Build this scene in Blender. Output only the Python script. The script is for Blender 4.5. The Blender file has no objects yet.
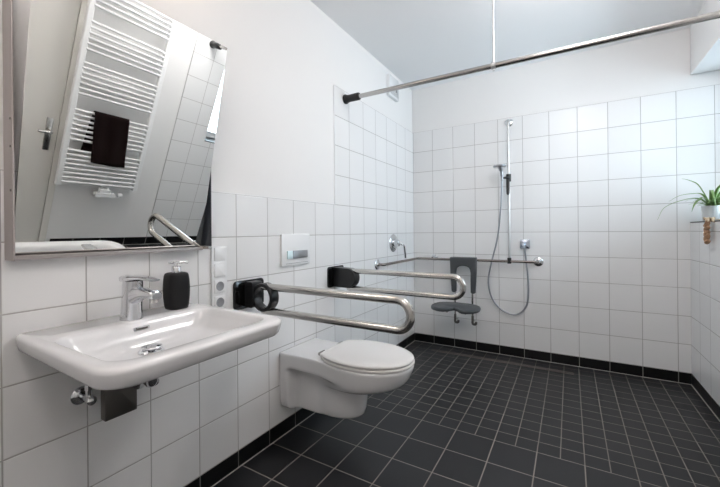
import bpy, bmesh, math, random
from mathutils import Vector, Matrix
random.seed(7)
PI = math.pi
scene = bpy.context.scene
COL = scene.collection
V = Vector

# ------------------------------------------------------------------ materials
def new_mat(name):
    m = bpy.data.materials.new(name); m.use_nodes = True
    nt = m.node_tree
    return m, nt, nt.nodes['Principled BSDF']

def mat(name, col, rough=.5, metal=0., bump=None, coat=0., spec=None, var=None):
    m, nt, b = new_mat(name)
    b.inputs['Base Color'].default_value = (*col, 1)
    b.inputs['Roughness'].default_value = rough
    b.inputs['Metallic'].default_value = metal
    b.inputs['Coat Weight'].default_value = coat
    b.inputs['Coat Roughness'].default_value = .05
    if spec is not None: b.inputs['Specular IOR Level'].default_value = spec
    tc = nt.nodes.new('ShaderNodeTexCoord')
    if bump or var:
        n = nt.nodes.new('ShaderNodeTexNoise')
        n.inputs['Scale'].default_value = (bump or (60, 0))[0]
        n.inputs['Detail'].default_value = 4
        nt.links.new(tc.outputs['Object'], n.inputs['Vector'])
        if bump:
            bp = nt.nodes.new('ShaderNodeBump'); bp.inputs['Strength'].default_value = bump[1]
            bp.inputs['Distance'].default_value = .002
            nt.links.new(n.outputs['Fac'], bp.inputs['Height']); nt.links.new(bp.outputs['Normal'], b.inputs['Normal'])
        if var:
            mx = nt.nodes.new('ShaderNodeMixRGB')
            mx.inputs['Color1'].default_value = (*col, 1); mx.inputs['Color2'].default_value = (*var, 1)
            nt.links.new(n.outputs['Fac'], mx.inputs['Fac']); nt.links.new(mx.outputs['Color'], b.inputs['Base Color'])
    return m

def tile_mat(name, axes, w, h, off, col, grout, gw, rough, colvar=0., bumpd=.0015):
    """grid of tiles laid out in the room's own metres; axes = which world axes run across / up"""
    m, nt, b = new_mat(name); N = nt.nodes; L = nt.links
    geo = N.new('ShaderNodeNewGeometry')
    sep = N.new('ShaderNodeSeparateXYZ'); L.new(geo.outputs['Position'], sep.inputs[0])
    def mth(op, a, bb=None, c=None):
        n = N.new('ShaderNodeMath'); n.operation = op
        for i, x in enumerate((a, bb, c)):
            if x is None: continue
            if isinstance(x, (int, float)): n.inputs[i].default_value = x
            else: L.new(x, n.inputs[i])
        return n.outputs[0]
    ids = []; ms = []
    for ax, size, o in zip(axes, (w, h), off):
        t = mth('DIVIDE', mth('SUBTRACT', sep.outputs['XYZ'.index(ax)], o), size)
        fr = mth('FRACT', t); ids.append(mth('FLOOR', t))
        d = mth('MINIMUM', fr, mth('SUBTRACT', 1.0, fr))          # 0 at joint
        ms.append(mth('MULTIPLY', d, size))
    dist = mth('MINIMUM', ms[0], ms[1])
    mr = N.new('ShaderNodeMapRange'); mr.inputs['From Min'].default_value = gw/2 - .0004; mr.inputs['From Max'].default_value = gw/2 + .0006
    L.new(dist, mr.inputs['Value'])
    comb = N.new('ShaderNodeCombineXYZ'); L.new(ids[0], comb.inputs[0]); L.new(ids[1], comb.inputs[1])
    wn = N.new('ShaderNodeTexWhiteNoise'); L.new(comb.outputs[0], wn.inputs['Vector'])
    hsv = N.new('ShaderNodeHueSaturation'); hsv.inputs['Color'].default_value = (*col, 1)
    vv = mth('ADD', mth('MULTIPLY', wn.outputs['Value'], colvar), 1 - colvar/2); L.new(vv, hsv.inputs['Value'])
    mx = N.new('ShaderNodeMixRGB'); mx.inputs['Color1'].default_value = (*grout, 1)
    L.new(hsv.outputs[0], mx.inputs['Color2']); L.new(mr.outputs[0], mx.inputs['Fac']); L.new(mx.outputs[0], b.inputs['Base Color'])
    rr = N.new('ShaderNodeMapRange'); rr.inputs['To Min'].default_value = .85; rr.inputs['To Max'].default_value = rough
    L.new(mr.outputs[0], rr.inputs['Value']); L.new(rr.outputs[0], b.inputs['Roughness']); b.inputs['Specular IOR Level'].default_value = .38
    mr2 = N.new('ShaderNodeMapRange'); mr2.inputs['From Min'].default_value = gw/2 - .001; mr2.inputs['From Max'].default_value = gw/2 + .003
    mr2.interpolation_type = 'SMOOTHSTEP'; L.new(dist, mr2.inputs['Value'])
    bp = N.new('ShaderNodeBump'); bp.inputs['Distance'].default_value = bumpd; bp.inputs['Strength'].default_value = .6
    L.new(mr2.outputs[0], bp.inputs['Height']); L.new(bp.outputs[0], b.inputs['Normal'])
    return m

WT = (.86, .862, .865); GR = (.47, .455, .45)
M = {}
M['tile_yz'] = tile_mat('white wall tiles side', 'YZ', .2, .2, (0, .08), WT, GR, .0036, .3, .025)
M['tile_xz'] = tile_mat('white wall tiles back', 'XZ', .2, .2, (0, .08), WT, GR, .0036, .3, .025)
M['skirt_yz'] = tile_mat('black skirting tiles side', 'YZ', .2, 10., (0, -5), (.006, .006, .0065), (.30, .29, .275), .004, .3, .1)
M['skirt_xz'] = tile_mat('black skirting tiles back', 'XZ', .2, 10., (0, -5), (.006, .006, .0065), (.30, .29, .275), .004, .3, .1)
M['floor_big'] = tile_mat('anthracite floor tiles', 'XY', .2, .2, (-.006, -1.38), (.0175, .018, .0205), (.27, .25, .225), .0048, .42, .25)
M['floor_small'] = tile_mat('anthracite mosaic tiles', 'XY', .1, .1, (-.006, -1.38), (.017, .0175, .0195), (.25, .23, .21), .0040, .42, .25)
M['paint'] = mat('white wall paint', (.88, .876, .872), .75, bump=(260, .08))
M['ceil'] = mat('white ceiling paint', (.915, .925, .935), .8, bump=(220, .06))
M['joint'] = mat('pale silicone joint', (.52, .51, .48), .6)
M['white_trim'] = mat('white tile edge trim', (.86, .87, .88), .35)
M['ceramic'] = mat('white glazed ceramic', (.82, .825, .84), .07, coat=.3)
M['seatplastic'] = mat('white seat plastic', (.84, .83, .82), .22)
M['chrome'] = mat('polished chrome', (.72, .73, .75), .07, 1.)
M['steel'] = mat('satin stainless steel', (.60, .585, .56), .2, 1.)
M['rodsteel'] = mat('aged chrome rod', (.46, .445, .43), .2, 1.)
M['satin'] = mat('satin chrome', (.60, .60, .60), .38, .9)
M['bronze'] = mat('brownish grey steel', (.33, .30, .28), .25, 1.)
M['channel'] = mat('weathered channel steel', (.13, .105, .09), .6)
M['darksteel'] = mat('dark brushed steel', (.17, .16, .15), .38, 1.)
M['profile'] = mat('anodised aluminium profile', (.47, .43, .42), .42, .85)
M['profile_dark'] = mat('dark backing and painted reflection', (.035, .042, .055), .45)
M['black'] = mat('black plastic', (.008, .008, .009), .32)
M['blackgloss'] = mat('polished black steel', (.05, .05, .052), .12, .9)
M['blackmatt'] = mat('black matt ceramic', (.006, .006, .007), .5, bump=(90, .2), spec=.3)
M['greyplastic'] = mat('slate grey seat plastic', (.066, .071, .076), .48, bump=(300, .15))
M['whiteplastic'] = mat('white switch plastic', (.86, .87, .88), .25)
M['greyhole'] = mat('grey socket recess', (.30, .31, .33), .4)
M['button'] = mat('matt chrome button', (.42, .43, .45), .28, 1.)
M['buttonlight'] = mat('bright chrome button', (.75, .9, .93), .3, .3)
M['slate'] = mat('dark slate sill', (.03, .031, .034), .35, bump=(30, .1))
M['hose'] = mat('silver shower hose', (.42, .44, .48), .3, .85)
M['lacquer'] = mat('white enamel', (.86, .87, .88), .3)
M['doorwhite'] = mat('cream door lacquer', (.79, .77, .73), .45)
M['pot'] = mat('white glazed pot', (.80, .81, .82), .25)
M['soil'] = mat('dark potting soil', (.03, .02, .014), .95, bump=(120, 1.))
M['leaf'] = mat('green leaf', (.05, .15, .03), .4, var=(.34, .50, .17))
M['pod'] = mat('dried brown pods', (.20, .075, .04), .7, bump=(60, .6), var=(.75, .50, .30))
M['raffia'] = mat('pale dried husk', (.62, .48, .33), .85, bump=(120, .5))
M['outlet_blue_refl'] = mat('chrome with painted blue reflection', (.50, .56, .66), .15, 1.)  # blue reflection on the chrome put into its base colour
m, nt, b = new_mat('dark brown terry'); M['terry'] = m
b.inputs['Base Color'].default_value = (.012, .005, .005, 1); b.inputs['Roughness'].default_value = .95
b.inputs['Sheen Weight'].default_value = .05; b.inputs['Specular IOR Level'].default_value = .1
n = nt.nodes.new('ShaderNodeTexNoise'); n.inputs['Scale'].default_value = 350
bp = nt.nodes.new('ShaderNodeBump'); bp.inputs['Strength'].default_value = .8; bp.inputs['Distance'].default_value = .004
nt.links.new(n.outputs['Fac'], bp.inputs['Height']); nt.links.new(bp.outputs[0], b.inputs['Normal'])
M['mirror'] = mat('mirror glass', (.93, .945, .93), .0, 1.)
# thin window glass
m = bpy.data.materials.new('window glass'); m.use_nodes = True; nt = m.node_tree; nt.nodes.clear()
o = nt.nodes.new('ShaderNodeOutputMaterial'); tr = nt.nodes.new('ShaderNodeBsdfTransparent'); gl = nt.nodes.new('ShaderNodeBsdfGlossy')
gl.inputs['Roughness'].default_value = .02; fr = nt.nodes.new('ShaderNodeFresnel'); fr.inputs['IOR'].default_value = 1.45
mx = nt.nodes.new('ShaderNodeMixShader'); nt.links.new(fr.outputs[0], mx.inputs[0]); nt.links.new(tr.outputs[0], mx.inputs[1]); nt.links.new(gl.outputs[0], mx.inputs[2])
nt.links.new(mx.outputs[0], o.inputs[0]); M['glass'] = m
def emit(name, col, s):
    m, nt, b = new_mat(name); b.inputs['Base Color'].default_value = (.9, .9, .9, 1)
    b.inputs['Emission Color'].default_value = (*col, 1); b.inputs['Emission Strength'].default_value = s
    return m
M['lamp_warm'] = emit('warm lamp glass', (1., .80, .64), 3.5)
M['fill_front'] = emit('front fill glow', (1., .95, .935), 9.3)  # glow of the added fill globe towards the shower
M['fill_rear'] = emit('rear fill glow', (1., .91, .85), 7.)  # glow of the added fill globe behind the camera

# ------------------------------------------------------------------ object helpers
ORI = {}
def thing(name, label, cat, loc, group=None):
    o = bpy.data.objects.new(name, None); COL.objects.link(o); o.location = loc
    o.empty_display_size = .05
    o['label'] = label; o['category'] = cat
    if group: o['group'] = group
    ORI[o] = V(loc); return o
def put(name, bm, ms, parent=None, smooth=True, bevel=None, angle=40, subsurf=0, label=None, origin=None):
    if not isinstance(ms, (list, tuple)): ms = [ms]
    org = ORI[parent] if parent is not None else (V(origin) if origin else V((0, 0, 0)))
    bmesh.ops.recalc_face_normals(bm, faces=bm.faces)
    bmesh.ops.translate(bm, verts=bm.verts, vec=-org)
    me = bpy.data.meshes.new(name); bm.to_mesh(me); bm.free()
    for k in ms: me.materials.append(M[k])
    o = bpy.data.objects.new(name, me); COL.objects.link(o)
    if parent is not None: o.parent = parent; ORI[o] = org
    else: o.location = org; ORI[o] = org
    if bevel:
        md = o.modifiers.new('bevel', 'BEVEL'); md.width = bevel; md.segments = 3; md.limit_method = 'ANGLE'; md.angle_limit = math.radians(35)
    if subsurf:
        md = o.modifiers.new('sub', 'SUBSURF'); md.levels = subsurf; md.render_levels = subsurf
    if smooth:
        for p in me.polygons: p.use_smooth = True
        if angle:
            try: me.set_sharp_from_angle(angle=math.radians(angle))
            except Exception: pass
    if label: o['label'] = label
    return o
def tag(o, label, cat, group=None):
    o['label'] = label; o['category'] = cat
    if group: o['group'] = group
    return o
def struct(name, bm, ms, **k):
    o = put(name, bm, ms, **k)
    if o.parent is None: o['kind'] = 'structure'
    return o
def box(bm, x0, x1, y0, y1, z0, z1, mi=0):
    vs = [bm.verts.new((x, y, z)) for x in (x0, x1) for y in (y0, y1) for z in (z0, z1)]
    for f in ((0, 1, 3, 2), (4, 6, 7, 5), (0, 4, 5, 1), (2, 3, 7, 6), (0, 2, 6, 4), (1, 5, 7, 3)):
        bm.faces.new([vs[i] for i in f]).material_index = mi
    return vs
def loft(bm, rings, cap0=True, cap1=True, closed=True, mi=0):
    R = [[bm.verts.new(p) for p in r] for r in rings]
    n = len(R[0])
    for a, b in zip(R, R[1:]):
        for i in range(n if closed else n-1):
            j = (i+1) % n
            bm.faces.new((a[i], a[j], b[j], b[i])).material_index = mi
    if cap0: bm.faces.new(R[0][::-1]).material_index = mi
    if cap1: bm.faces.new(R[-1]).material_index = mi
    return R
def frame(t):
    t = t.normalized(); a = V((0, 0, 1)) if abs(t.z) < .9 else V((1, 0, 0))
    u = t.cross(a).normalized(); return u, t.cross(u).normalized()
def tube(bm, pts, r, n=16, cap=True, mi=0):
    pts = [V(p) for p in pts]; rr = r if isinstance(r, (list, tuple)) else [r]*len(pts)
    T = []
    for i in range(len(pts)):
        a = pts[max(i-1, 0)]; b = pts[min(i+1, len(pts)-1)]; T.append((b-a).normalized())
    u, w = frame(T[0]); rings = []
    for i, p in enumerate(pts):
        if i: u = (u - T[i]*u.dot(T[i])).normalized(); w = T[i].cross(u)
        rings.append([p + (u*math.cos(2*PI*k/n) + w*math.sin(2*PI*k/n))*rr[i] for k in range(n)])
    loft(bm, rings, cap, cap, mi=mi)
def fillet(pts, r, seg=8):
    """polyline with rounded corners"""
    pts = [V(p) for p in pts]; out = [pts[0]]
    rs = r if isinstance(r, (list, tuple)) else [r]*len(pts)
    for i in range(1, len(pts)-1):
        p = pts[i]; a = (pts[i-1]-p); b = (pts[i+1]-p)
        ang = a.angle(b); d = min(rs[i]/math.tan(ang/2), a.length*.499, b.length*.499); R = d*math.tan(ang/2)
        pa = p + a.normalized()*d; pb = p + b.normalized()*d
        c = p + (a.normalized()+b.normalized()).normalized()*(R/math.sin(ang/2))
        va, vb = pa-c, pb-c; th = va.angle(vb)
        for k in range(seg+1):
            s = k/seg
            out.append(c + (va*math.sin((1-s)*th) + vb*math.sin(s*th))/math.sin(th))
    out.append(pts[-1]); return out
def spline(P, n=10):
    P = [V(p) for p in P]; Q = [P[0]*2-P[1]] + P + [P[-1]*2-P[-2]]; out = []
    for i in range(1, len(Q)-2):
        for k in range(n):
            t = k/n; a, b, c, d = Q[i-1:i+3]
            out.append(.5*((2*b) + (c-a)*t + (2*a-5*b+4*c-d)*t*t + (3*b-a-3*c+d)*t**3))
    out.append(P[-1]); return out
def lathe(bm, prof, c, axis='Z', n=32, mi=0):
    """prof = [(radius, along)...]"""
    rings = []; c = V(c)
    for r, h in prof:
        r = max(r, 1e-5); ring = []
        for k in range(n):
            a = 2*PI*k/n; x, y = r*math.cos(a), r*math.sin(a)
            ring.append(c + {'Z': V((x, y, h)), 'X': V((h, x, y)), 'Y': V((y, h, x))}[axis])
        rings.append(ring)
    loft(bm, rings, mi=mi)
def rrect(x0, x1, y0, y1, r, seg=6):
    """rounded rectangle as 2D points; r = radius or 4 radii (x1y1, x0y1, x0y0, x1y0)"""
    rs = r if isinstance(r, (list, tuple)) else [r]*4; out = []
    for (cx, cy, sx, sy, a0), q in zip(((x1, y1, -1, -1, 0), (x0, y1, 1, -1, 90), (x0, y0, 1, 1, 180), (x1, y0, -1, 1, 270)), rs):
        for k in range(seg+1):
            a = math.radians(a0 + 90*k/seg)
            out.append((cx + sx*q + q*math.cos(a), cy + sy*q + q*math.sin(a)))
    return out
def rplate(bm, axis, pos, th, a0, a1, b0, b1, r, seg=6, mi=0, soft=0):
    """rounded plate on a plane: axis 'X' -> a=y b=z ; 'Y' -> a=x b=z ; 'Z' -> a=x b=y"""
    def P(h, a, b): return {'X': (h, a, b), 'Y': (a, h, b), 'Z': (a, b, h)}[axis]
    hs = [(pos, 0), (pos+th, 0)] if not soft else [(pos, 0), (pos+th-math.copysign(soft, th), 0), (pos+th-math.copysign(soft*.3, th), soft*.3), (pos+th, soft)]
    rings = []
    for h, s in hs:
        rings.append([P(h, a, b) for a, b in rrect(a0+s, a1-s, b0+s, b1-s, max(r-s, .0004), seg)])
    loft(bm, rings, mi=mi)
def B(): return bmesh.new()

# ------------------------------------------------------------------ the room
W, H, REAR = 2.07, 2.51, -4.3
bm = B(); box(bm, -.2, W+.2, REAR-.2, -1.38, -.15, 0, 0); box(bm, -.2, W+.2, -1.38, .2, -.15, 0, 1)
struct('floor', bm, ['floor_big', 'floor_small'], smooth=False)
bm = B(); box(bm, -.2, W+.6, REAR-.2, .2, H, H+.15); struct('ceiling', bm, 'ceil', smooth=False)
bm = B()
box(bm, -.2, -.006, REAR, 0, 0, H, 0)
box(bm, -.006, 0, REAR, -1.38, 0, 1.28, 1); box(bm, -.006, 0, -1.38, 0, 0, 2.08, 1)
box(bm, -.006, .0006, REAR, -1.38, 1.28, 1.284, 2); box(bm, -.006, .0006, -1.384, -1.38, 1.28, 2.08, 2)
struct('wall_left', bm, ['paint', 'tile_yz', 'white_trim'], smooth=False)
bm = B()
box(bm, -.2, W+.6, .006, .2, 0, H, 0); box(bm, 0, W+.6, 0, .006, 0, 2.08, 1)
struct('wall_back', bm, ['paint', 'tile_xz'], smooth=False)
NY, SZ, LZ = -1.07, 1.145, 2.177          # window niche: near edge, sill, lintel
D1, D0 = -2.225, -3.09                      # door opening on the right wall
bm = B()
box(bm, W+.008, W+.35, NY, 0, 0, SZ-.008, 0); box(bm, W+.008, W+.35, NY, 0, LZ, H, 0)
box(bm, W+.008, W+.35, D1, NY, 0, H, 0); box(bm, W+.008, W+.35, D0, D1, 2.03, H, 0); box(bm, W+.008, W+.35, REAR, D0, 0, H, 0)
box(bm, W, W+.008, NY, 0, 0, SZ-.008, 1); box(bm, W, W+.008, -1.402, NY, 0, 2.08, 1)
struct('wall_right', bm, ['paint', 'tile_yz'], smooth=False)
bm = B(); box(bm, -.2, W+.4, REAR-.2, REAR, 0, H); struct('wall_rear', bm, 'paint', smooth=False)
# skirting: black tiles with a pale joint where they meet the floor
bm = B(); box(bm, 0, .0015, REAR, 0, .0, .078, 0); box(bm, 0, .0045, REAR, 0, 0, .0035, 1)
struct('baseboard_left', bm, ['skirt_yz', 'joint'], smooth=False)
bm = B(); box(bm, 0, W, -.0015, 0, .0, .078, 0); box(bm, 0, W, -.0045, 0, 0, .0035, 1)
struct('baseboard_back', bm, ['skirt_xz', 'joint'], smooth=False)
bm = B(); box(bm, W-.0015, W, D1+.07, 0, .0, .078, 0); box(bm, W-.0045, W, D1+.07, 0, 0, .0035, 1)
struct('baseboard_right', bm, ['skirt_yz', 'joint'], smooth=False)
# window sill
bm = B(); box(bm, W-.0015, W+.30, NY, 0, SZ-.008, SZ, 0); struct('trim_1', bm, 'slate', smooth=False, bevel=.002)
# window
bm = B(); x = W+.26
for a, b2, c, d in ((NY, 0, SZ, SZ+.06), (NY, 0, LZ-.06, LZ), (NY, NY+.06, SZ+.06, LZ-.06), (-.06, 0, SZ+.06, LZ-.06), (-.56, -.51, SZ+.06, LZ-.06)):
    box(bm, x, x+.07, a, b2, c, d)
win = struct('window_1', bm, 'lacquer', smooth=False, bevel=.004)
bm = B(); box(bm, x+.03, x+.036, NY+.06, -.56, SZ+.06, LZ-.06); put('window_pane', bm, 'glass', win, smooth=False)
bm = B(); box(bm, x+.03, x+.036, -.51, -.06, SZ+.06, LZ-.06); put('window_pane', bm, 'glass', win, smooth=False)
# door in the right wall (seen in the mirror)
bm = B(); box(bm, W+.012, W+.055, D0, D1, .006, 2.03)
door = struct('door_1', bm, 'doorwhite', smooth=False, bevel=.003)
bm = B()
box(bm, W+.002, W+.10, D1, D1+.045, 0, 2.075); box(bm, W+.002, W+.10, D0-.045, D0, 0, 2.075); box(bm, W+.002, W+.10, D0, D1, 2.03, 2.075)
struct('door_frame', bm, 'doorwhite', parent=door, smooth=False, bevel=.004)
bm = B()
rplate(bm, 'X', W+.012, -.009, -2.298, -2.260, .80, 1.04, .006, soft=.002)
lathe(bm, [(.011, 0), (.011, .05)], (W-.048, -2.279, .945), 'X')
tube(bm, fillet([(W+.01, -2.279, .945), (W-.048, -2.279, .945), (W-.048, -2.352, .945)], .014), .009)
put('door_handle', bm, 'steel', door)
bm = B(); lathe(bm, [(.006, 0), (.006, .003)], (W+.0015, -2.279, .87), 'X'); put('keyhole', bm, 'black', door)
# ------------------------------------------------------------------ shower channel
t = thing('shower_drain', 'long narrow shower drain channel set in the dark floor along the back wall', 'drain', (.8, -.18, 0))
bm = B()
box(bm, .24, 1.36, -.203, -.195, 0, .0025); box(bm, .24, 1.36, -.171, -.163, 0, .0025)
box(bm, .24, .248, -.195, -.171, 0, .0025); box(bm, 1.352, 1.36, -.195, -.171, 0, .0025)
put('channel_frame', bm, 'channel', t, smooth=False)
bm = B(); box(bm, .2485, 1.3515, -.1945, -.1715, 0, .0018); put('channel_cover', bm, 'floor_small', t, smooth=False)

# ------------------------------------------------------------------ washbasin
SY0, SY1, SZt = -2.985, -2.442, .82
cyb = (SY0+SY1)/2
t = thing('washbasin', 'wide white ceramic washbasin with rounded front corners mounted on the left wall', 'sink', (0, cyb, SZt-.10))
def ring(x0, x1, y0, y1, z, rf, rb, seg=8):
    return [(a, b, z) for a, b in rrect(x0, x1, y0, y1, (rf, rb, rb, rf), seg)]
def flare(R):      # the near end widens a little from the wall to the front
    return [(x, y + (.030*max(0, 1-x/.40)*.35 if y < cyb-.2 else 0), z) for x, y, z in R]
rings = []
rings.append(ring(.04, .18, cyb-.10, cyb+.10, .672, .07, .05))
rings.append(ring(.016, .23, cyb-.145, cyb+.145, .678, .09, .05))
rings.append(ring(.004, .29, cyb-.180, cyb+.180, .700, .10, .04))
rings.append(ring(.001, .35, cyb-.198, cyb+.198, .730, .10, .03))
rings.append(ring(.001, .41, cyb-.208, cyb+.208, .758, .10, .02))
rings.append(ring(.001, .45, cyb-.225, cyb+.225, .768, .10, .02))
oy0, oy1 = SY0, SY1
for dx, dy, z in ((.036, .022, .7685), (.027, .015, .7695), (.020, .010, .7725), (.015, .007, .778), (.009, .003, .793), (.006, .001, .806), (.005, .001, .811), (.007, .003, .8155), (.012, .007, .8187), (.018, .012, .820)):
    rings.append(flare(ring(.001, .556-dx, oy0+dy, oy1-dy, z, .078-dx*.5, .010)))
for (x0, x1, w, z, r) in ((.145, .503, .236, .8205, .065), (.150, .498, .232, .8185, .062), (.156, .492, .227, .812, .058), (.161, .487, .223, .800, .055), (.172, .470, .210, .773, .055), (.188, .450, .190, .757, .06),
                          (.215, .410, .145, .7485, .06), (.232, .330, .06, .7455, .035), (.242, .300, .030, .7450, .02)):
    rings.append(ring(x0, x1, cyb-w, cyb+w, z, r, r*.8))
bm = B(); loft(bm, rings); put('basin', bm, 'ceramic', t, angle=0)
bm = B()   # overflow slot on the back slope of the bowl
rplate(bm, 'X', .158, .0085, -2.740, -2.690, .791, .804, .006, soft=.0015); put('overflow_slot', bm, 'chrome', t)
bm = B(); rplate(bm, 'X', .1662, .0008, -2.734, -2.696, .7945, .8005, .003); put('overflow_hole', bm, 'darksteel', t)
bm = B()
c = (.262, -2.738, 0)
lathe(bm, [(.036, .745), (.036, .7495), (.033, .752), (.026, .751), (.026, .747)], c)
lathe(bm, [(.0, .747), (.010, .7475), (.010, .757), (.028, .759), (.029, .762), (.027, .7645), (.012, .767), (0, .7675)], c)
put('drain_plug', bm, 'chrome', t)

# tap
tx, ty = .098, -2.712
t = thing('basin_mixer_tap', 'chrome single lever mixer tap standing on the back deck of the washbasin', 'tap', (tx, ty, .8205))
bm = B()
rings = []
for z, ox, rx, ry in ((.8205, 0, .036, .033), (.826, 0, .0355, .0325), (.85, .001, .033, .030), (.88, .003, .032, .029), (.91, .006, .032, .029), (.935, .008, .0325, .0295), (.946, .009, .031, .028)):
    rings.append([(tx+ox+rx*math.cos(2*PI*k/32), ty+ry*math.sin(2*PI*k/32), z) for k in range(32)])
loft(bm, rings); put('tap_body', bm, 'chrome', t, angle=50)
bm = B()
rings = []
for x, z, w, h in ((.10, .890, .024, .034), (.13, .900, .0225, .027), (.16, .908, .021, .020), (.19, .912, .020, .015), (.222, .911, .019, .013), (.242, .908, .018, .012), (.248, .906, .015, .009)):
    pr = []
    for k in range(24):
        a = 2*PI*k/24; q = .7
        pr.append((x, ty+w*math.copysign(abs(math.cos(a))**q, math.cos(a)), z+h*math.copysign(abs(math.sin(a))**q, math.sin(a))))
    rings.append(pr)
loft(bm, rings); put('spout', bm, 'chrome', t, angle=50)
bm = B(); lathe(bm, [(.011, 0), (.012, .003), (.012, .014), (.009, .016)], (.230, ty, .885)); put('aerator', bm, 'steel', t)
bm = B()
rings = []
for x, z, w, h in ((.072, .951, .022, .007), (.078, .952, .0285, .0105), (.10, .952, .031, .012), (.125, .955, .029, .0095), (.15, .958, .0235, .0065), (.18, .959, .021, .005), (.215, .957, .020, .0042), (.236, .955, .016, .0036)):
    pr = []
    for k in range(24):
        a = 2*PI*k/24; q = .6
        pr.append((x, ty+w*math.copysign(abs(math.cos(a))**q, math.cos(a)), z+h*math.copysign(abs(math.sin(a))**q, math.sin(a))))
    rings.append(pr)
loft(bm, rings); put('lever_handle', bm, 'chrome', t, angle=50)
bm = B(); lathe(bm, [(.003, 0), (.003, .003), (.0025, .0035)], (.1265, ty, .936), 'X', 12); put('temperature_mark', bm, 'black', t)

# soap dispenser
dx_, dy_ = .080, -2.545
t = thing('soap_dispenser', 'black ceramic soap dispenser with chrome pump standing beside the tap', 'soap dispenser', (dx_, dy_, .8205))
bm = B()
rings = []
for z, s in ((.8205, .034), (.823, .0375), (.835, .0405), (.865, .0435), (.895, .0445), (.925, .0430), (.944, .0405), (.951, .0375), (.954, .031), (.955, .014)):
    rings.append([(dx_+a, dy_+b2, z) for a, b2 in rrect(-s*.91, s*.91, -s*.91, s*.91, s*.60, 6)])
loft(bm, rings); put('bottle', bm, 'blackmatt', t, angle=55)
bm = B()
lathe(bm, [(.0165, .955), (.0165, .975), (.0145, .977), (.006, .9775), (.006, .986), (.011, .987), (.011, .9925), (.008, .994)], (dx_, dy_, 0), n=24)
lathe(bm, [(.0045, .955), (.0045, .95)], (dx_, dy_, 0), n=12)
d = V((.62, .78, 0)).normalized()
tube(bm, [V((dx_, dy_, .990))-d*.026, V((dx_, dy_, .991)), V((dx_, dy_, .9915))+d*.028, V((dx_, dy_, .9885))+d*.040], [.0035, .005, .0045, .003], 12)
put('pump', bm, 'chrome', t, angle=50)

# under the basin: trap and stop valves
t = thing('sink_trap', 'flat chrome sink trap with dark cover plate under the washbasin', 'sink trap', (.0, -2.72, .56))
bm = B()
lathe(bm, [(.019, .685), (.019, .745)], (.262, -2.738, 0), n=20)
tube(bm, fillet([(.262, -2.738, .69), (.262, -2.738, .652), (.16, -2.705, .640), (.12, -2.70, .603), (0, -2.70, .603)], .02), .0165, 20)
lathe(bm, [(.0225, 0), (.0225, .018), (.019, .02)], (.050, -2.702, .603), 'X', 24)
put('waste_pipe', bm, 'chrome', t)
bm = B(); lathe(bm, [(.034, .0002), (.034, .006), (.02, .014), (.018, .014)], (0, -2.70, .603), 'X', 28); put('wall_rosette', bm, 'chrome', t)
bm = B(); rplate(bm, 'X', .082, .026, -2.797, -2.702, .520, .666, .004, soft=.002); put('cover_plate', bm, 'darksteel', t)
def valve(y, z, label):
    t = thing('angle_valve', label, 'valve', (0, y, z), 'stop valves under the washbasin')
    bm = B(); lathe(bm, [(.028, .0002), (.028, .004), (.018, .012), (.010, .012)], (0, y, z), 'X', 24); put('wall_rosette', bm, 'chrome', t)
    bm = B(); tube(bm, [(.008, y, z), (.065, y, z)], .0095); tube(bm, [(.055, y, z-.004), (.055, y, z+.034)], .0085)
    tube(bm, [(.055, y, z+.03), (.056, y, z+.046)], .011, 6); put('valve_body', bm, 'chrome', t)
    bm = B(); lathe(bm, [(.008, .060), (.013, .062), (.015, .066), (.014, .078), (.010, .082), (0, .083)], (0, y, z), 'X', 24); put('valve_knob', bm, 'chrome', t)
    bm = B(); tube(bm, spline([(.056, y, z+.044), (.058, y, z+.07), (.063, y*.97+cyb*.03, z+.074), (.066, y*.95+cyb*.05, z+.078)], 8), .005, 12); put('supply_tube', bm, 'steel', t)
valve(-2.818, .588, 'chrome stop valve under the washbasin, on the near side of the trap')
valve(-2.625, .575, 'chrome stop valve under the washbasin, on the side towards the toilet')

# ------------------------------------------------------------------ tilting mirror
MY0, MY1 = -2.980, -2.398
tilt = math.radians(12.85); mx0, mz0, ML = .014, 1.037, .808
t = thing('tilting_mirror', 'large frameless mirror tilted forward from the wall above the washbasin', 'mirror', (0, cyb, 1.03))
def mp(s, off, y):     # s along the glass, off = in front of the glass
    return (mx0 + math.sin(tilt)*s + math.cos(tilt)*off, y, mz0 + math.cos(tilt)*s - math.sin(tilt)*off)
bm = B()
vs = [bm.verts.new(mp(s, o_, y)) for s in (0, ML) for o_ in (-.005, 0) for y in (MY0, MY1)]
for f in ((0, 1, 3, 2), (4, 6, 7, 5), (0, 4, 5, 1), (2, 3, 7, 6), (0, 2, 6, 4), (1, 5, 7, 3)): bm.faces.new([vs[i] for i in f])
put('mirror_glass', bm, 'mirror', t, smooth=False)
bm = B()
vs = [bm.verts.new(mp(s, o_, y)) for s in (.01, ML-.01) for o_ in (-.009, -.0052) for y in (MY0+.008, MY1-.008)]
for f in ((0, 1, 3, 2), (4, 6, 7, 5), (0, 4, 5, 1), (2, 3, 7, 6), (0, 2, 6, 4), (1, 5, 7, 3)): bm.faces.new([vs[i] for i in f])
put('backing_board', bm, 'profile_dark', t, smooth=False)
bm = B(); box(bm, .0002, .070, -2.992, -2.988, 1.030, 1.80); box(bm, .0002, .012, -2.988, -2.982, 1.046, 1.80)
put('side_cheek', bm, 'profile', t, smooth=False, bevel=.001)
bm = B(); box(bm, .0002, .070, -2.388, -2.384, 1.046, 1.80)  # same profile as the left cheek; dark reflection put into the colour
put('side_cheek', bm, 'profile_dark', t, smooth=False, bevel=.001, label='dark side cheek at the right edge, its reflection put into the colour')
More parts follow.
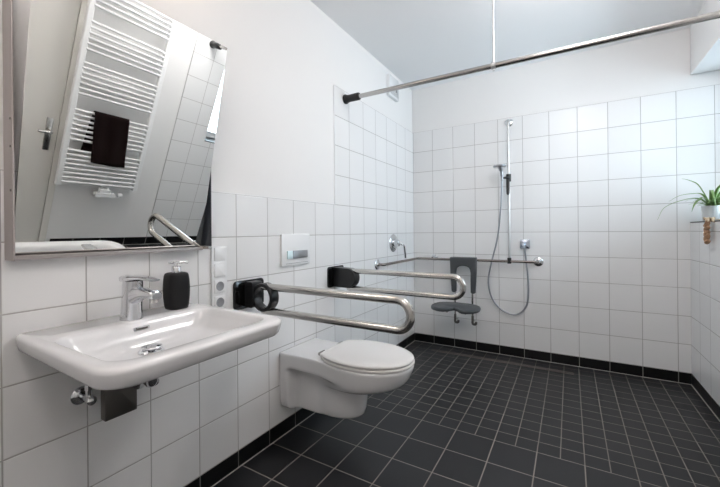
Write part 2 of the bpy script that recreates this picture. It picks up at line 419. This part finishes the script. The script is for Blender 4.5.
bm = B(); box(bm, .028, .034, -2.988, -2.400, 1.030, 1.0425); box(bm, .0002, .028, -2.988, -2.400, 1.030, 1.032); put('bottom_rail', bm, 'profile', t, smooth=False, bevel=.002)
bm = B(); box(bm, .0002, .070, -2.3995, -2.384, 1.033, 1.0455); put('end_cap', bm, 'steel', t, smooth=False, bevel=.002)
for z in (1.413, 1.338, 1.22):
    bm = B(); lathe(bm, [(.0035, 0), (.0035, -.0015)], (.056, -2.992, z), 'Y', 12); put('screw', bm, 'darksteel', t)
for y in (-2.90, -2.50):
    bm = B(); tube(bm, [(.0, y, 1.62), (.135, y, 1.60)], .006, 10); put('tilt_stay', bm, 'steel', t)

# ------------------------------------------------------------------ switch and socket strip
t = thing('switch_panel', 'white vertical strip of two light switches above two sockets on the tiled wall', 'light switch', (0, -2.295, .75))
bm = B(); rplate(bm, 'X', 0.0002, .0085, -2.340, -2.260, .745, 1.040, .005, soft=.002); put('cover_frame', bm, 'whiteplastic', t)
for z in (1.006, .935):
    bm = B(); rplate(bm, 'X', .0087, .0045, -2.328, -2.272, z-.029, z+.029, .003, soft=.0015); put('rocker_switch', bm, 'whiteplastic', t)
for z in (.864, .793):
    bm = B(); rplate(bm, 'X', .0087, .0030, -2.328, -2.272, z-.029, z+.029, .003, soft=.0015)
    o = put('socket', bm, 'whiteplastic', t)
    bm = B(); lathe(bm, [(.0205, .0117), (.0205, .0121), (.017, .0122), (.0165, .0119)], (0, -2.300, z), 'X', 28)
    lathe(bm, [(.0028, .0117), (.0028, .0125)], (0, -2.308, z), 'X', 10); lathe(bm, [(.0028, .0117), (.0028, .0125)], (0, -2.292, z), 'X', 10)
    put('socket_recess', bm, 'greyhole', o)

# ------------------------------------------------------------------ flush plate
t = thing('flush_plate', 'white rectangular flush plate with metallic buttons on the wall above the toilet', 'flush plate', (0, -1.76, .915))
bm = B(); rplate(bm, 'X', .0002, .012, -1.908, -1.670, .914, 1.089, .006, soft=.002); put('plate', bm, 'whiteplastic', t)
bm = B(); rplate(bm, 'X', .0124, .0075, -1.825, -1.700, .952, .996, .002, soft=.001); put('flush_button', bm, 'button', t)
bm = B(); rplate(bm, 'X', .0124, .0075, -1.869, -1.828, .952, .996, .002, soft=.001); put('flush_button', bm, 'buttonlight', t, label='small bright flush button')
bm = B(); rplate(bm, 'X', .0124, .0006, -1.88, -1.69, .925, .9275, .001); put('seam', bm, 'greyhole', t)

# ------------------------------------------------------------------ toilet
TY = -1.772
t = thing('wall_hung_toilet', 'white wall hung toilet with long bowl and closed lid between the folding rails', 'toilet', (0, TY, .10))
def lerp(a, b, s): return a + (b-a)*max(0, min(1, s))
def sm(s): s = max(0, min(1, s)); return s*s*(3-2*s)
def outline(z, X, hb, xc, h0, rec, bow=0.):
    """half width along x: wall flange h0, recess to 'rec', bulge to hb at xc, round nose at X"""
    pts = []
    N = 84
    xs = [X*math.sin(PI/2*i/N) for i in range(N+1)]
    for x in xs:
        if x <= xc:
            base = lerp(h0, rec, sm((x-.052)/.022))
            h = lerp(base, hb, sm((x-.20)/max(xc-.20, .05)))
        else:
            u = (x-xc)/(X-xc); h = hb*math.sqrt(max(0, 1-u**2.15))
        pts.append((x, h))
    ring = [(x, TY+h, z) for x, h in pts[:-1]] + [(X, TY, z)] + [(x, TY-h, z) for x, h in pts[:-1][::-1]]
    return ring
L_ = []
#            z     nose  hb    xc    h0    rec
for row in ((.152, .360, .062, .250, .100, .078), (.154, .395, .078, .260, .118, .084), (.160, .418, .088, .270, .130, .086), (.172, .431, .094, .275, .140, .086), (.20, .440, .097, .280, .147, .085),
            (.24, .446, .099, .285, .150, .084), (.285, .451, .100, .290, .151, .084), (.308, .456, .102, .300, .151, .084), (.317, .478, .112, .320, .151, .084), (.325, .530, .132, .360, .151, .084),
            (.335, .582, .152, .395, .151, .086), (.348, .620, .166, .420, .151, .090), (.359, .642, .174, .435, .151, .098), (.368, .656, .178, .442, .151, .116), (.376, .664, .180, .446, .151, .138), (.384, .670, .182, .448, .151, .149),
            (.400, .680, .184, .452, .151, .150), (.440, .696, .188, .460, .151, .150), (.451, .697, .188, .460, .151, .150), (.4555, .694, .186, .458, .148, .148), (.457, .685, .180, .455, .142, .142)):
    L_.append(outline(*row))
bm = B(); loft(bm, L_); put('bowl', bm, 'ceramic', t, angle=0)
def seat_out(x0, X, hb, z, back=.125, n=20):
    pts = []
    xc = .44
    for i in range(n+1):
        a = PI/2*i/n; x = xc + (X-xc)*math.sin(a); pts.append((x, hb*math.cos(a)**.93 if i < n else 0))
    left = []
    for i in range(n):
        s = i/n; x = lerp(x0, xc, s); left.append((x, lerp(back, hb, math.sin(PI/2*s)**.8)))
    prof = [(x0, back*.55), (x0+.003, back*.88)] + left[1:] + pts
    return [(x, TY+h, z) for x, h in prof] + [(x, TY-h, z) for x, h in prof[:-1][::-1]]
bm = B(); rs = []
for d, z in ((.010, .4575), (.003, .459), (0, .462), (0, .468), (.004, .4715), (.012, .4725)):
    rs.append(seat_out(.252+d, .700-d, .188-d, z, .122-d))
loft(bm, rs); put('seat_ring', bm, 'seatplastic', t, angle=60)
bm = B(); rs = []
for d, z in ((.012, .4742), (.004, .4748), (.001, .477), (0, .481), (.002, .486), (.008, .4895), (.020, .4915), (.06, .493), (.12, .494)):
    rs.append(seat_out(.248+d*.7, .697-d, .186-d, z, .122-d*.7))
loft(bm, rs); put('lid', bm, 'seatplastic', t, angle=60)
for y in (TY-.085, TY+.085):
    bm = B(); tube(bm, [(.234, y-.022, .474), (.234, y+.022, .474)], .0085, 16); lathe(bm, [(.009, .457), (.009, .474)], (.234, y, 0), n=16)
    put('hinge', bm, 'steel', t)

# ------------------------------------------------------------------ folding grab rails
def fold_rail(y, label, ringed):
    t = thing('folding_grab_rail', label, 'grab rail', (0, y, .735), 'folding grab rails beside the toilet')
    bm = B(); rplate(bm, 'X', .0002, .009, y-.092, y+.092, .738, .872, .018, soft=.002); put('wall_plate', bm, 'blackgloss', t)
    # hinge block with rounded end, seen from the side
    bm = B()
    if ringed:
        rplate(bm, 'Y', y-.032, .064, .0095, .062, .745, .866, .010, soft=.004)
        put('hinge_block', bm, 'black', t)
        bm = B(); R0 = V((.112, y, .797)); rings = []
        for k in range(40):
            a = 2*PI*k/40
            e = V((math.cos(a), 0, math.sin(a)))
            rings.append([R0+e*.064+V((0, -.024, 0)), R0+e*.066+V((0, -.020, 0)), R0+e*.066+V((0, .020, 0)), R0+e*.064+V((0, .024, 0)), R0+e*.051+V((0, .024, 0)), R0+e*.049+V((0, .020, 0)), R0+e*.049+V((0, -.020, 0)), R0+e*.051+V((0, -.024, 0))])
        loft(bm, rings+[rings[0]], False, False); bmesh.ops.remove_doubles(bm, verts=bm.verts, dist=1e-5)
        put('hinge_ring', bm, 'black', t)
    else:
        pts = [(.0095, .866), (.0095, .738)]
        for k in range(17):
            a = -PI/2 + PI*k/16; pts.append((.115+.055*math.cos(a), .800+.062*math.sin(a)))
        pts = pts[:2] + [(x, z) for x, z in pts[2:]]
        loft(bm, [[(x, y-.034, z) for x, z in pts], [(x, y+.034, z) for x, z in pts]])
        put('hinge_block', bm, 'black', t, bevel=.003, angle=30)
    bm = B(); z0, z1, X = .7335, .8455, .842
    P = fillet([(.10, y, z1), (X, y, z1), (X, y, z0), (.10, y, z0)], [0, .0555, .0555, 0], 12)
    tube(bm, P, .0165, 20); put('rail_tube', bm, 'steel', t)
fold_rail(-2.13, 'steel folding grab rail with black ring hinge between the washbasin and the toilet', True)
fold_rail(-1.39, 'steel folding grab rail with solid black hinge block on the shower side of the toilet', False)

# ------------------------------------------------------------------ shower bar in the corner
BZ = .831
t = thing('shower_grab_bar', 'slim dark steel grab bar running round the shower corner at hip height', 'grab bar', (0, 0, BZ))
bm = B()
P = fillet([(0, -.80, BZ), (.062, -.80, BZ), (.062, -.062, BZ), (1.113, -.062, BZ), (1.113, 0, BZ)], [0, .03, .03, .03, 0], 8)
tube(bm, P, .0115, 16); put('bar_tube', bm, 'bronze', t)
def fl(axis, c, r=.036, d=.010, nm='flange'):
    bm = B(); s = 1 if axis == 'X' else -1
    lathe(bm, [(r, s*.0002), (r, s*d*.6), (r*.9, s*d), (r*.45, s*d*1.3), (r*.36, s*d*2.2)], c, axis, 28); put(nm, bm, 'chrome', t)
fl('X', (0, -.80, BZ), .042); fl('Y', (1.113, 0, BZ), .04, .012)
fl('Y', (.215, 0, BZ+.012), .034, .012)
bm = B(); tube(bm, [(.215, -.012, BZ+.012), (.215, -.055, BZ)], .009, 14); put('bracket', bm, 'chrome', t)
# riser rail
t = thing('shower_riser_rail', 'tall thin satin chrome shower rail standing up the back wall from the grab bar', 'shower rail', (.895, -.06, BZ))
bm = B(); P = fillet([(.895, -.062, BZ), (.895, -.062, 2.035), (.895, 0, 2.035)], [0, .02, 0], 8); tube(bm, P, .0105, 16); put('rail_tube', bm, 'satin', t)
bm = B(); lathe(bm, [(.034, -.0002), (.034, -.006), (.028, -.010), (.014, -.012), (.012, -.02)], (.895, 0, 2.035), 'Y', 28); put('flange', bm, 'chrome', t)
bm = B(); lathe(bm, [(.016, .812), (.0165, .816), (.0165, .856), (.015, .862)], (.895, -.062, 0), n=20); put('clamp', bm, 'black', t)
bm = B(); lathe(bm, [(.018, 1.515), (.0205, 1.519), (.0205, 1.575), (.018, 1.579)], (.895, -.062, 0), n=20)
tube(bm, [(.895, -.080, 1.548), (.872, -.100, 1.546), (.850, -.104, 1.544)], [.011, .010, .010], 14)
rings = []
for z, w in ((1.53, .013), (1.50, .014), (1.45, .014), (1.41, .012), (1.398, .006)):
    rings.append([(.893+w*math.cos(2*PI*k/14), -.092+.006*math.sin(2*PI*k/14), z) for k in range(14)])
loft(bm, rings); put('slider', bm, 'black', t)
# hand shower
t = thing('hand_shower', 'small grey chrome hand shower with round head held in the slider of the riser rail', 'shower head', (.848, -.104, 1.545))
bm = B(); lathe(bm, [(0, 1.632), (.048, 1.630), (.053, 1.637), (.053, 1.643), (.048, 1.648), (.022, 1.656), (0, 1.658)], (.838, -.150, 0), n=28); put('spray_head', bm, 'button', t)
bm = B(); tube(bm, spline([(.850, -.104, 1.52), (.849, -.106, 1.56), (.845, -.118, 1.605), (.839, -.146, 1.642)], 8), [.011]*9+[.013]*8+[.018]*8, 16); put('handle', bm, 'button', t)
# hose
hz = [(.848, -.106, 1.523)]
def bk(u, v, y=-.06):     # a traced height on the back wall turned into metres
    return (u, y, v)
hose = [(.848, -.104, 1.525), (.842, -.095, 1.40), (.825, -.075, 1.22), (.795, -.045, 1.02), (.745, -.035, .82), (.715, -.03, .66), (.735, -.028, .52), (.80, -.026, .42), (.895, -.026, .372), (.965, -.026, .385), (1.020, -.027, .455), (1.038, -.03, .57), (1.033, -.036, .73), (1.020, -.044, .88), (1.012, -.056, .950)]
bm = B(); tube(bm, spline(hose, 12), .0068, 12)
tag(put('shower_hose', bm, 'hose', origin=(.85, -.06, .37)), 'silver flexible shower hose hanging in a loop below the hand shower', 'hose')
t = thing('hose_outlet', 'square chrome hose outlet on the back wall right of the riser rail', 'hose outlet', (1.012, 0, .98))
bm = B(); rplate(bm, 'Y', -.0002, -.012, .974, 1.050, .940, 1.017, .004, soft=.002); put('wall_plate', bm, 'outlet_blue_refl', t)
bm = B(); tube(bm, fillet([(1.012, -.012, .985), (1.012, -.056, .985), (1.012, -.056, .950)], .014), .0115, 16); put('elbow', bm, 'outlet_blue_refl', t)

# mixer on the left wall
t = thing('shower_mixer', 'round chrome shower mixer with long bent lever on the left wall above the bar', 'shower mixer', (0, -.49, .99))
bm = B(); lathe(bm, [(.078, .0002), (.078, .006), (.070, .012), (.030, .018)], (0, -.49, .995), 'X', 40); put('wall_plate', bm, 'chrome', t)
bm = B(); lathe(bm, [(.032, .012), (.032, .045), (.029, .060), (.020, .066), (0, .067)], (0, -.49, .995), 'X', 32); put('valve_body', bm, 'chrome', t)
bm = B(); tube(bm, fillet([(.045, -.49, .985), (.082, -.488, .985), (.085, -.445, .972), (.078, -.40, .862)], [0, .01, .022, 0], 6), .0095, 16); put('lever', bm, 'chrome', t)

# folding seat hung on the bar
t = thing('shower_chair', 'slate grey shower seat with arched back hung on the corner grab bar', 'shower seat', (.52, -.2, .25))
bm = B(); sx0, sx1 = .392, .632
out = [(sx0, .856), (sx1, .856), (sx1-.004, .70), (sx1-.014, .545), (sx1-.020, .535), (sx1-.048, .535), (sx1-.055, .545), (sx1-.056, .66)]
arc = [(.512+.066*math.cos(a)*(1 if abs(math.cos(a))>.99 else .98), .715+.066*math.sin(a)**.6) for a in [PI*k/10 for k in range(11)]]
out = out + [(x, z) for x, z in arc] + [(sx0+.056, .66), (sx0+.055, .545), (sx0+.048, .535), (sx0+.020, .535), (sx0+.014, .545), (sx0+.004, .70)]
loft(bm, [[(x, -.0745, z) for x, z in out], [(x, -.115, z) for x, z in out]])
put('backrest', bm, 'greyplastic', t, bevel=.010, angle=60)
bm = B()
box(bm, sx0+.01, sx1-.01, -.060, -.036, .8435, .855); box(bm, sx0+.01, sx1-.01, -.044, -.036, .810, .8437)
put('hook', bm, 'greyplastic', t, bevel=.004)
for x in (.434, .590):
    bm = B(); P = fillet([(x, -.094, .545), (x, -.094, .30), (x, -.020, .275)], .02, 6); tube(bm, P, .0085, 12)
    put('support_tube', bm, 'steel', t)
    bm = B(); tube(bm, fillet([(x, -.094, .335), (x, -.100, .262), (x+.03, -.100, .262), (x+.03, -.100, .285)], .012, 5), .011, 12); put('foot', bm, 'darksteel', t)
bm = B(); rs = []
def seatpad(z, d):
    p = []
    cx_, cy_ = .490, -.285; a_, b_ = .205-d, .165-d
    for k in range(48):
        a = 2*PI*k/48; c_, s_ = math.cos(a), math.sin(a)
        x = cx_ + a_*math.copysign(abs(c_)**.8, c_); y = cy_ + b_*math.copysign(abs(s_)**.8, s_)
        if s_ < 0: y += .11*math.exp(-((x-cx_-.01)/.05)**2)*(-s_)     # hygiene recess at the front
        p.append((x, y, z))
    return p
for d, z in ((.014, .418), (.004, .422), (0, .430), (0, .440), (.004, .448), (.014, .452)): rs.append(seatpad(z, d))
loft(bm, rs); put('seat', bm, 'greyplastic', t, angle=50)
for x in (.434, .590):
    bm = B(); tube(bm, [(x, -.094, .408), (x, -.35, .408)], .009, 12); put('seat_strut', bm, 'steel', t)

# ------------------------------------------------------------------ curtain rod
RY, RZ = -1.25, 2.023
rz = lambda x: RZ-.0078*x
t = thing('shower_curtain_rod', 'long chrome shower curtain rod spanning the room below the ceiling', 'curtain rod', (0, RY, RZ))
bm = B(); tube(bm, [(.06, RY, rz(.06)), (W-.06, RY, rz(W-.06))], .0150, 20); put('rod_tube', bm, 'rodsteel', t)
for s, x in ((1, 0), (-1, W)):
    bm = B(); lathe(bm, [(.032, s*.0008), (.033, s*.010), (.027, s*.020), (.024, s*.04), (.025, s*.06), (.0255, s*.112), (.022, s*.118), (.014, s*.118)], (x, RY, rz(x)), 'X', 24); put('end_socket', bm, 'black', t)
bm = B(); tube(bm, [(.985, RY, 1.987), (.985, RY, H)], .0052, 12); lathe(bm, [(.022, H-.0002), (.022, H-.006), (.010, H-.012)], (.985, RY, 0), n=20)
lathe(bm, [(.0185, -.012), (.0185, .012)], (.985, RY, rz(.985)), 'X', 20)
put('ceiling_hanger', bm, 'satin', t)

# ------------------------------------------------------------------ vent
t = thing('air_vent', 'square white air vent high on the left wall in the shower corner', 'vent', (0, -.485, 2.27))
bm = B(); rplate(bm, 'X', -.0055, .030, -.580, -.388, 2.270, 2.455, .008, soft=.004); put('vent_cover', bm, 'whiteplastic', t)
bm = B()
for k in range(6): box(bm, .0247, .0256, -.565, -.403, 2.292+k*.008, 2.295+k*.008)
put('vent_slots', bm, 'greyhole', t, smooth=False)
bm = B(); rplate(bm, 'X', .0247, .008, -.455, -.435, 2.33, 2.395, .004, soft=.002); put('vent_catch', bm, 'greyhole', t)

# ------------------------------------------------------------------ sill plant
px_, py_, pz_ = 2.150, -.120, SZ
t = thing('potted_spider_plant', 'green spider plant with long arching leaves in a white pot on the window sill', 'plant', (px_, py_, pz_))
bm = B(); lathe(bm, [(.040, 0), (.042, .003), (.047, .05), (.051, .096), (.051, .102), (.047, .102), (.045, .09)], (px_, py_, pz_), n=32); put('pot', bm, 'pot', t)
bm = B(); lathe(bm, [(.045, .084), (.04, .091), (.015, .094), (0, .094)], (px_, py_, pz_), n=24); put('soil', bm, 'soil', t)
bm = B()
def leaf(bm, P, w, n=14):
    S = spline(P, 6); rings = []
    for i, p in enumerate(S):
        s = i/(len(S)-1); ww = w*min(1, s*6+.35)*(1-s**2.5)*.5 + .0004
        tn = (S[min(i+1, len(S)-1)]-S[max(i-1, 0)]).normalized(); side = tn.cross(V((0, 0, 1)))
        side = side.normalized() if side.length > .05 else V((0, 1, 0)); up = side.cross(tn).normalized()
        rings.append([p+side*ww+up*ww*.35, p-up*.0006, p-side*ww+up*ww*.35, p+up*.0008])
    loft(bm, rings)
c0 = V((px_, py_, pz_+.09))
hand = [((-.07, -.03, .06), (-.15, -.05, .055), (-.245, -.04, .01), (-.285, -.04, -.075)),
        ((-.05, -.02, .085), (-.10, -.04, .095), (-.17, -.05, .085), (-.225, -.05, .05)),
        ((-.04, 0, .10), (-.07, 0, .16), (-.115, -.01, .19), (-.15, -.01, .205)),
        ((-.04, -.04, .06), (-.08, -.08, .05), (-.11, -.12, .02), (-.13, -.14, -.03)),
        ((0, -.08, .08), (.0, -.14, .12), (.01, -.20, .13), (0.02, -.26, .11)),
        ((.03, -.06, .09), (.05, -.11, .14), (.07, -.17, .155), (.09, -.24, .13)),
        ((-.03, -.12, .08), (-.05, -.20, .10), (-.06, -.27, .06), (-.06, -.32, -.01)),
        ((.03, -.03, .08), (.06, -.05, .13), (.09, -.07, .17), (.12, -.09, .18)),
        ((.04, -.10, .08), (.06, -.17, .12), (.08, -.25, .11), (.09, -.31, .06)),
        ((.01, -.03, .08), (.03, -.06, .14), (.06, -.08, .18), (.09, -.11, .20))]
for h in hand:
    leaf(bm, [c0]+[c0+V(p) for p in h], .021)
for i in range(44):
    a = random.uniform(0, 2*PI); l = random.uniform(.10, .20); up = random.uniform(.4, 1.1)
    d = V((math.cos(a), math.sin(a), 0)); d.y = -abs(d.y)*.9 if d.y > .35 else d.y; d.x *= .62 if d.x > 0 else .8
    pts = [c0+d*.01]
    for s in (.3, .6, .85, 1): 
        q = c0 + d*l*s + V((0, 0, l*(up*s-.75*s*s*up)))
        q.x = min(q.x, W+.235); q.y = min(q.y, -.015)
        pts.append(q)
    leaf(bm, pts, .010)
put('foliage', bm, 'leaf', t, angle=0)
# garland hanging over the sill edge
gx, gy = W-.026, -.455
t = thing('dried_garland', 'short string of brown dried pods with pale husks hanging over the sill edge', 'decoration', (gx, gy, SZ))
bm = B()
for i in range(14):
    a = PI*2*i/14; r = random.uniform(.03, .06)
    P = [V((gx+.014, gy, SZ-.004)), V((gx+.014+.35*r*math.cos(a), gy+.5*r*math.sin(a), SZ+.014)), V((gx+.01+.45*r*math.cos(a), gy+r*math.sin(a), SZ+random.uniform(-.012, .018)))]
    tube(bm, spline(P, 4), [.004]*4+[.005]*4+[.002], 8)
tube(bm, spline([(gx+.06, gy, SZ+.004), (gx+.03, gy, SZ+.010), (gx+.008, gy, SZ+.004), (gx, gy, SZ-.02), (gx, gy, SZ-.13)], 6), .0022, 8)
put('husk_bow', bm, 'raffia', t, angle=60)
for i in range(9):
    bm = B(); z = SZ-.018-.0135*i; s = 1 if i % 2 else -1
    mtx = Matrix.Translation((gx+.002*s, gy+.016*s, z)) @ Matrix.Rotation(s*random.uniform(.2, 1.), 4, 'X') @ Matrix.Diagonal((.013, .020+.010*random.random(), .011, 1))
    bmesh.ops.create_icosphere(bm, subdivisions=3, radius=1, matrix=mtx)
    for v in bm.verts: v.co += V((1, 1, 1))*.0012*math.sin(v.co.z*900+v.co.y*600)
    put('dried_pod', bm, 'pod', t, angle=0)

# ------------------------------------------------------------------ towel radiator on the right wall (in the mirror)
RX, RY0, RY1 = 2.005, -2.195, -1.652
t = thing('towel_radiator', 'tall white ladder towel radiator seen in the mirror on the right wall', 'radiator', (RX, -1.94, .55))
for y in (RY0, RY1):
    bm = B(); rplate(bm, 'Z', .572, 1.53, RX-.018, RX+.018, y-.019, y+.019, .008, soft=.003); put('side_post', bm, 'lacquer', t)
for zb, zt_, nb in ((.600, .852, 8), (.935, 1.155, 7), (1.275, 1.491, 7), (1.585, 1.768, 6), (1.875, 2.058, 6)):
    for k in range(nb):
        z = zb+(zt_-zb)*k/(nb-1)
        bm = B(); tube(bm, [(RX-.010, RY0+.01, z), (RX-.010, RY1-.01, z)], .0098, 14); put('bar', bm, 'lacquer', t)
bm = B(); yv = -1.875
rplate(bm, 'X', RX-.03, .05, yv-.075, yv+.075, .500, .532, .008, soft=.004); rplate(bm, 'X', RX-.024, .038, yv-.045, yv+.035, .532, .562, .006, soft=.003)
lathe(bm, [(.018, .0), (.018, .03), (.014, .034)], (RX-.005, yv+.10, .516), 'Y', 20); tube(bm, [(RX, yv-.03, .556), (RX, yv-.03, .595)], .008, 12); tube(bm, [(RX, yv+.02, .556), (RX, yv+.02, .595)], .008, 12)
put('valve_block', bm, 'lacquer', t)
for y in (RY0+.05, RY1-.05):
    for z in (.70, 1.95):
        bm = B(); tube(bm, [(RX, y, z), (W+.006, y, z)], .007, 10); put('wall_bracket', bm, 'lacquer', t)
# towel: two layers folded over the fourth bar group
bm = B()
zt = 1.155          # top bar of the second group
ys = [-2.062+(.240)*i/24 for i in range(25)]
path = []
def prof(yy):
    w = .004*math.sin(yy*55)+.003*math.sin(yy*23+1)
    P = []
    for s in range(15): P.append((RX-.036-w-.003*math.sin(s*.8+yy*20), zt-.37+.37*s/14-(.012*math.sin((yy+2.085)*9))))
    P += [(RX-.032, zt+.012), (RX-.022, zt+.022), (RX-.008, zt+.023), (RX+.004, zt+.014), (RX+.008, zt)]
    for s in range(1, 9): P.append((RX+.010, zt-.30*s/8))
    return P
def lean(i, y, z):
    return y + (.035*(1-max(0, (z-zt+.37)/.37)) if i < 16 else -.10*(zt-z))
outer = [[(x, lean(i, y, z), z) for i, (x, z) in enumerate(prof(y))] for y in ys]
loft(bm, outer, False, False, closed=False)
tw = put('towel', bm, 'terry', angle=0, origin=(RX-.03, -1.97, .80))
tw.modifiers.new('solid', 'SOLIDIFY').thickness = .009; tw.modifiers['solid'].offset = -1
tag(tw, 'dark brown towel folded over the bars of the white radiator seen in the mirror', 'towel')

# ------------------------------------------------------------------ wall lamp, and added fill globes (out of the camera's view)
t = thing('wall_lamp', 'frosted wall lamp fixed above the mirror', 'lamp', (0, -2.70, 2.24))
bm = B(); rplate(bm, 'X', -.0058, .04, -2.82, -2.58, 2.21, 2.29, .01, soft=.003); put('lamp_base', bm, 'chrome', t)
bm = B(); tube(bm, [(.075, -2.95, 2.25), (.075, -2.45, 2.25)], .036, 24); put('lamp_shade', bm, 'lamp_warm', t)
def globe(LX, LY, label, key):  # unseen globe added to fill the room with light
    t = thing('fill_globe', label, 'lamp', (LX, LY, H), 'added fill globes under the ceiling')
    bm = B(); lathe(bm, [(.06, -.0002), (.06, -.02), (.05, -.03), (.012, -.032), (.012, -.075)], (LX, LY, H), n=32); put('lamp_base', bm, 'lacquer', t)
    bm = B(); lathe(bm, [(.05, -.0755), (.13, -.095), (.175, -.14), (.19, -.19), (.175, -.24), (.13, -.285), (.06, -.305), (0, -.309)], (LX, LY, H), n=40); put('lamp_shade', bm, key, t)
globe(1.45, -1.50, 'added opal fill globe under the ceiling, out of view, nearer the shower', 'fill_front')
globe(1.25, -3.45, 'added opal fill globe under the ceiling, out of view, nearer the rear wall', 'fill_rear')

# ------------------------------------------------------------------ daylight
w = bpy.data.worlds.new('sky'); scene.world = w; w.use_nodes = True; nt = w.node_tree
bg = nt.nodes['Background']; bg.inputs['Color'].default_value = (.70, .88, 1., 1); bg.inputs['Strength'].default_value = 4.6
pl = bpy.data.lights.new('window_daylight', 'AREA'); pl.shape = 'RECTANGLE'; pl.size = 1.03; pl.size_y = 1.07
pl.cycles.is_portal = True
po = bpy.data.objects.new('window_daylight', pl); COL.objects.link(po); po.location = (W+.36, NY/2, (SZ+LZ)/2); po.rotation_euler = (0, PI/2, 0)

# ------------------------------------------------------------------ camera
f, yaw, roll = 353.9, .5374, -.0093
cam = bpy.data.cameras.new('camera'); co = bpy.data.objects.new('camera', cam); COL.objects.link(co)
cam.sensor_fit = 'HORIZONTAL'; cam.sensor_width = 36; cam.lens = f*36/720; cam.clip_start = .02
cam.shift_x = 1.2/720; cam.shift_y = -12.27/720
c, s = math.cos(yaw), math.sin(yaw)
fw = V((-s, c, 0)); r0 = V((c, s, 0)); u0 = V((0, 0, 1))
R = r0*math.cos(roll)+u0*math.sin(roll); U = -r0*math.sin(roll)+u0*math.cos(roll)
co.matrix_world = Matrix.Translation((1.3417, -3.3301, 1.1013)) @ Matrix((( R.x, U.x, -fw.x, 0), (R.y, U.y, -fw.y, 0), (R.z, U.z, -fw.z, 0), (0, 0, 0, 1)))
scene.camera = co
vs_ = scene.view_settings
vs_.view_transform = 'Standard'; vs_.look = 'None'; vs_.gamma = 1; vs_.exposure = 0.9; vs_.use_curve_mapping = False
